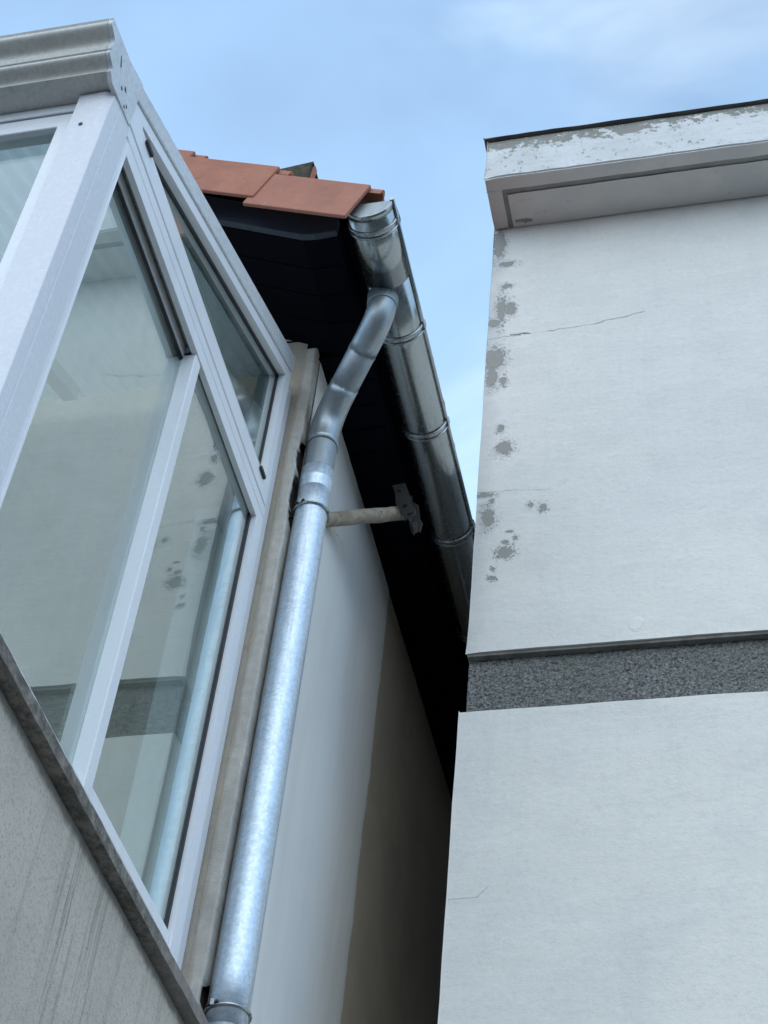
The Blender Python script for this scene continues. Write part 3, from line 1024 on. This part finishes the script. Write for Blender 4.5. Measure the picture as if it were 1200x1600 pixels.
# outlet spigot soldered to the gutter bottom
sweep('outlet', [(TOP.x, TOP.y, 6.118), (TOP.x, TOP.y, 6.122), (TOP.x, TOP.y, 6.17)], [PR - .002, PR - .0015, PR + .001], 'zinc', dp, 40)
# clamps
def clamp(z):
    ring = [(PX + (PR + .003) * math.cos(a), PY + (PR + .003) * math.sin(a), z + .003 * math.sin(a * 1.0 + 2)) for a in [2 * math.pi * k / 40 for k in range(41)]]
    bm = sweep_bm(ring, .0048, 10)
    c = link('pipe_clamp', bm, 'bracket', dp)
    a = math.radians(250)
    q = Vector((PX + (PR + .010) * math.cos(a), PY + (PR + .010) * math.sin(a), z + .002))
    sweep('clamp_screw', [q + Vector((-.016, .004, -.004)), q + Vector((.014, -.003, .005))], .004, 'iron', c, 10)
    box('clamp_ear', q.x - .005, q.x + .005, q.y - .007, q.y + .009, q.z - .008, q.z + .010, 'bracket', c, .001)
    box('clamp_tie', XH - .03, PX - PR + .006, PY - .004, PY + .006, z - .006, z + .005, 'iron', c, .001)
clamp(5.436)
clamp(3.690)

# ================================================================== WALL ARM
wa = empty('wall_arm', 'weathered beige rod with a ragged black clamp at its tip, sticking out behind the downpipe', 'wall arm')
A0, A1 = Vector((-1.390, 3.767, 5.662)), Vector((-1.170, 4.050, 5.963))
ad = (A1 - A0).normalized()
apts = [A0 + (A1 - A0) * (i / 10) + Vector((.0015 * math.sin(i * 2), .0, .002 * math.cos(i * 1.3))) for i in range(11)]
sweep('rod', apts, [.0262 + .0012 * math.sin(i * 2.1) for i in range(11)], 'rod', wa, 12)
def strap(name, p, q, w, th, mat='iron'):
    """flat bar from p to q, broad side to the street"""
    p, q = Vector(p), Vector(q)
    o = box(name, -w, w, -th, th, 0, (q - p).length, mat, wa, .0012)
    o.rotation_mode = 'QUATERNION'
    zax = (q - p).normalized()
    xax = Vector((0, 1, 0)).cross(zax).normalized()
    yax = zax.cross(xax)
    o.rotation_quaternion = Matrix((xax, yax, zax)).transposed().to_quaternion()
    o.location = p
    return o
def ragged(name, y, pts, th):
    prism(name, pts, 1, y, y + th, 'iron', wa, .0008)
ragged('clamp_plate', 3.982, [(-1.206, 6.040), (-1.160, 6.046), (-1.140, 5.985), (-1.128, 5.930), (-1.113, 5.905), (-1.108, 5.872), (-1.121, 5.866), (-1.126, 5.846), (-1.137, 5.862), (-1.147, 5.852), (-1.152, 5.880), (-1.166, 5.893), (-1.172, 5.925), (-1.186, 5.945), (-1.192, 6.0)], .006)
ragged('clamp_plate', 4.052, [(-1.178, 6.050), (-1.150, 6.052), (-1.146, 6.02), (-1.122, 6.0), (-1.112, 5.925), (-1.100, 5.905), (-1.106, 5.860), (-1.122, 5.872), (-1.130, 5.850), (-1.142, 5.880), (-1.158, 5.955)], .006)
strap('clamp_bolt', (-1.178, 3.972, 6.006), (-1.172, 4.066, 6.008), .006, .006)
strap('clamp_bolt', (-1.128, 3.972, 5.884), (-1.122, 4.066, 5.888), .006, .006)
strap('clamp_bolt', (-1.150, 3.970, 5.925), (-1.146, 4.062, 5.928), .005, .005)
ragged('hanging_lug', 3.990, [(-1.122, 5.848), (-1.108, 5.852), (-1.100, 5.828), (-1.104, 5.815), (-1.096, 5.800), (-1.106, 5.792), (-1.114, 5.812)], .005)

# ================================================================== GLAZED BALCONY
XW = -1.411
bal = empty('glazed_balcony', 'white framed glazed balcony with reflecting side window and sloping roof at upper left', 'balcony')
rough_box('parapet_wall', -5.0, -1.372, 1.985, YG - .002, .12, 3.596, 'parapet', bal, .07, .002, 5, .001, .004).visible_shadow = True
rough_box('window_sill', -1.62, -1.343, 1.90, YG - .002, 3.597, 3.638, 'sill', bal, .022, .0016, 12, .0014, .004)
rough_box('window_sill', -5.0, -1.622, 1.90, 2.10, 3.597, 3.638, 'sill', bal, .05, .0016, 12, .0014, .004)
# --- corner post
post = prism('corner_post', [(-1.503, 1.920), (-1.434, 1.918), (-1.411, 1.926), (-1.4085, 1.960), (-1.4110, 1.963), (-1.4085, 1.966), (-1.4085, 2.030), (-1.418, 2.034), (-1.503, 2.034)], 2, 3.638, 5.292, 'post', bal, .0012)
box('post_bead', -1.428, -1.4125, 2.036, 2.056, 3.64, 5.262, 'alu', post, .002)
sweep('screw_hole', [(-1.468, 1.921, 5.148), (-1.468, 1.9165, 5.148)], .0055, 'plug', post, 12)
# --- side window
ZB = 3.638
sw = plate_with_holes('side_window', [(2.050, ZB), (3.370, ZB), (3.370, 5.264), (2.050, 5.264)], [(2.056, 3.738), (3.306, 3.738), (3.306, 5.210), (2.056, 5.210)], 0, XW - .016, XW, 'alu', bal, .002)
# frame body behind the lip: head with sliding tracks, jambs and bottom track
box('frame_head', XW - .105, XW - .0215, 2.035, 3.372, 5.297, 5.3125, 'track', sw, .001)
box('head_drop', XW - .0205, XW - .0165, 2.04, 3.36, 5.243, 5.2965, 'track', sw, 0)
for xx in (-.025, -.033):
    box('track_rib', XW + xx - .004, XW + xx, 2.04, 2.685, 5.232, 5.2965, 'track', sw, .001)
box('frame_jamb', XW - .105, XW - .017, 3.314, 3.372, 3.64, 5.296, 'alu', sw, .002)
box('frame_foot', XW - .105, XW - .017, 2.05, 3.312, 3.638, 3.742, 'track', sw, .002)
# right-hand outer sash
def sash(name, y0, y1, z0, z1, xo, depth, wl, wr, wt, wb, xg):
    s = plate_with_holes(name, [(y0, z0), (y1, z0), (y1, z1), (y0, z1)], [(y0 + wl, z0 + wb), (y1 - wr, z0 + wb), (y1 - wr, z1 - wt), (y0 + wl, z1 - wt)], 0, xo - depth, xo, 'alu', bal, .002)
    gy0, gy1, gz0, gz1 = y0 + wl, y1 - wr, z0 + wb, z1 - wt
    plate_with_holes('gasket', [(gy0 - .004, gz0 - .004), (gy1 + .004, gz0 - .004), (gy1 + .004, gz1 + .004), (gy0 - .004, gz1 + .004)],
                     [(gy0 + .007, gz0 + .004), (gy1 - .008, gz0 + .004), (gy1 - .008, gz1 - .007), (gy0 + .007, gz1 - .007)], 0, xg - .006, xg + .007, 'gasket', s, 0)
    box('glass_pane', xg - .0025, xg + .0025, gy0 - .002, gy1 + .002, gz0 - .002, gz1 + .002, 'glass', s, 0)
    return s
sash('outer_sash', 2.690, 3.3125, 3.744, 5.290, XW - .0245, .028, .040, .012, .054, .036, XW - .0205)
# its meeting stile stands proud
box('meeting_stile', XW - .043, XW - .001, 2.6865, 2.729, 3.7395, 5.2085, 'alu', sw, .003, 2)
box('stile_cap', XW - .040, XW - .006, 2.688, 2.727, 5.2095, 5.221, 'plug', sw, .002)
sash('inner_sash', 2.060, 2.760, 3.744, 5.234, XW - .036, .026, .030, .045, .036, .03, XW - .045)
box('glazing_bead', XW - .0135, XW - .004, 2.7305, 3.3055, 3.739, 3.779, 'alu', sw, .002)
# transom strips between the window and the sloping light
box('transom', XW - .0205, XW - .0015, 2.030, 3.374, 5.2695, 5.3115, 'alu', sw, .0025)
# --- sloping upper light
SL = .405
def zt(y, off=0.0):
    return 5.383 + (y - 2.067) * SL + off
outer = [(1.985, 5.318), (3.370, 5.318), (3.370, zt(3.370, .048)), (1.985, zt(1.985, .048))]
inner = [(2.088, 5.388), (3.318, 5.388), (3.318, zt(3.318)), (2.088, zt(2.088) + .004)]
ul = plate_with_holes('upper_light', outer, inner, 0, XW - .05, XW - .001, 'alu', bal, .002)
plate_with_holes('gasket', [(2.08, 5.384), (3.322, 5.384), (3.322, zt(3.322, .004)), (2.08, zt(2.08, .008))], [(2.13, 5.393), (3.309, 5.393), (3.309, zt(3.309, -.010)), (2.13, zt(2.13, -.010))], 0, XW - .034, XW - .022, 'gasket', ul, 0)
bm = bmesh.new()
g = [(2.085, 5.386), (3.32, 5.386), (3.32, zt(3.32, .002)), (2.085, zt(2.085, .006))]
A = [bm.verts.new((XW - .026, *q)) for q in g]
B = [bm.verts.new((XW - .031, *q)) for q in g]
bm.faces.new(A); bm.faces.new(B[::-1])
for i in range(4):
    bm.faces.new((A[i], A[(i + 1) % 4], B[(i + 1) % 4], B[i]))
link('glass_pane', bm, 'glass', ul)
for yy in (2.118, 3.262):
    box('drain_cap', XW - .001, XW + .008, yy, yy + .048, 5.372, 5.386, 'plug', ul, .002)
# --- sloping rail on top
bm_poly = [(2.020, zt(2.020, .052)), (3.372, zt(3.372, .052)), (3.372, zt(3.372, .128)), (2.020, zt(2.020, .118))]
prism('sloping_rail', bm_poly, 0, XW - .10, XW + .004, 'rail', bal, .003)
# --- end plate of the front gutter (follows the moulding)
def ogee(y0, z0, y1, z1, n=12, bulge=.016):
    pts = []
    for i in range(n + 1):
        t = i / n
        s = math.sin(2 * math.pi * t) * bulge
        pts.append((y0 + (y1 - y0) * t - s * .75, z0 + (z1 - z0) * t - s * .25))
    return pts
og1 = ogee(1.806, 5.434, 1.838, 5.374, 16, .014)
og2 = ogee(1.842, 5.350, 1.868, 5.296, 16, .014)
prof = [(1.802, 5.440)] + og1 + [(1.838, 5.366)] + [(1.834, 5.364), (1.838, 5.352)] + og2
endp = prof + [(1.892, 5.276), (2.019, 5.290), (2.019, zt(2.020, .119)), (1.985, 5.472), (1.93, 5.450)]
prism('gutter_end_plate', endp, 0, XW - .006, XW + .006, 'rail', bal, .001)
for (yy, zz, ly, lz) in ((1.885, 5.400, .004, .030), (1.945, 5.352, .008, .010), (1.930, 5.330, .006, .008), (1.975, 5.316, .005, .007), (1.966, 5.300, .006, .005)):
    b_ = prism('slot', [(yy, zz), (yy + ly, zz - lz * .2), (yy + ly + lz * .45, zz - lz), (yy + lz * .45 - ly * .2, zz - lz)], 0, XW + .0055, XW + .0075, 'plug', bal)
# --- front gutter moulding
fg = [(y, z) for y, z in prof] + [(1.955, 5.296), (1.955, 5.440)]
o = prism('front_gutter', fg, 0, -5.0, XW - .007, 'moulding', bal)
o['label'] = 'grimy double-moulded gutter along the balcony front'
for p in o.data.polygons:
    p.use_smooth = False
# --- front window
FY = 1.946
fw = plate_with_holes('front_window', [(-2.75, ZB), (-1.504, ZB), (-1.504, 5.256), (-2.75, 5.256)], [(-2.70, 3.72), (-1.552, 3.72), (-1.552, 5.203), (-2.70, 5.203)], 1, FY, FY + .04, 'alu', bal, .002)
box('head_strip', -5.0, -1.505, FY - .006, FY + .05, 5.262, 5.295, 'alu', fw, .002)
box('glass_pane', -2.705, -1.548, FY + .018, FY + .023, 3.715, 5.208, 'clear_glass', fw, 0)
fw2 = plate_with_holes('front_window', [(-5.0, ZB), (-2.752, ZB), (-2.752, 5.256), (-5.0, 5.256)], [(-4.95, 3.72), (-2.80, 3.72), (-2.80, 5.203), (-4.95, 5.203)], 1, FY, FY + .04, 'alu', bal, .002)
box('glass_pane', -4.955, -2.795, FY + .018, FY + .023, 3.715, 5.208, 'clear_glass', fw2, 0)
# --- corrugated translucent roof sheet
bm = bmesh.new()
prev = None
n = 520
for i in range(n + 1):
    x = -5.0 + (5.0 + XW - .012) * i / n
    w = .010 * math.sin(2 * math.pi * x / .055)
    ring = [bm.verts.new((x, yy, zt(yy, .085) + w + o_)) for yy, o_ in ((1.97, 0), (3.40, 0))]
    if prev:
        f = bm.faces.new((prev[0], prev[1], ring[1], ring[0]))
        f.smooth = True
    prev = ring
link('roof_sheet', bm, 'poly', bal)
for xx in (-2.2, -3.0, -3.8, -4.6):
    prism('rafter', [(1.97, zt(1.97, .015)), (3.345, zt(3.345, .015)), (3.345, zt(3.345, .072)), (1.97, zt(1.97, .072))], 0, xx, xx + .05, 'alu', bal)
box('frame_filler', XW - .12, XW - .030, 3.374, YG - .002, 3.64, 5.98, 'alu', bal, .002)
# --- inside: floor, end wall, inner wall lining
box('floor_slab', -4.99, -1.62, 2.12, 3.33, 3.60, 3.63, 'inside_white', bal, 0)
box('end_wall', -5.1, -5.001, 1.96, 3.34, .12, 5.9, 'inside_white', bal, 0)
box('inner_jamb', -1.60, XW - .106, 3.30, 3.345, 3.64, 5.262, 'alu', bal, .002)

# ------------------------------------------------------------------ every thing's Empty stands at its base
for root, base in ((nb, (2.5, 6.5, .12)), (house, (-3.5, 6.0, .12)), (gut, (GX, 5.9, GZ - GR)), (dp, (PX, PY, .2)), (wa, tuple(A0)), (bal, (-3.2, 2.7, .12))):
    root.location = base
    for ch in root.children:
        ch.matrix_parent_inverse = Matrix.Translation(-Vector(base))
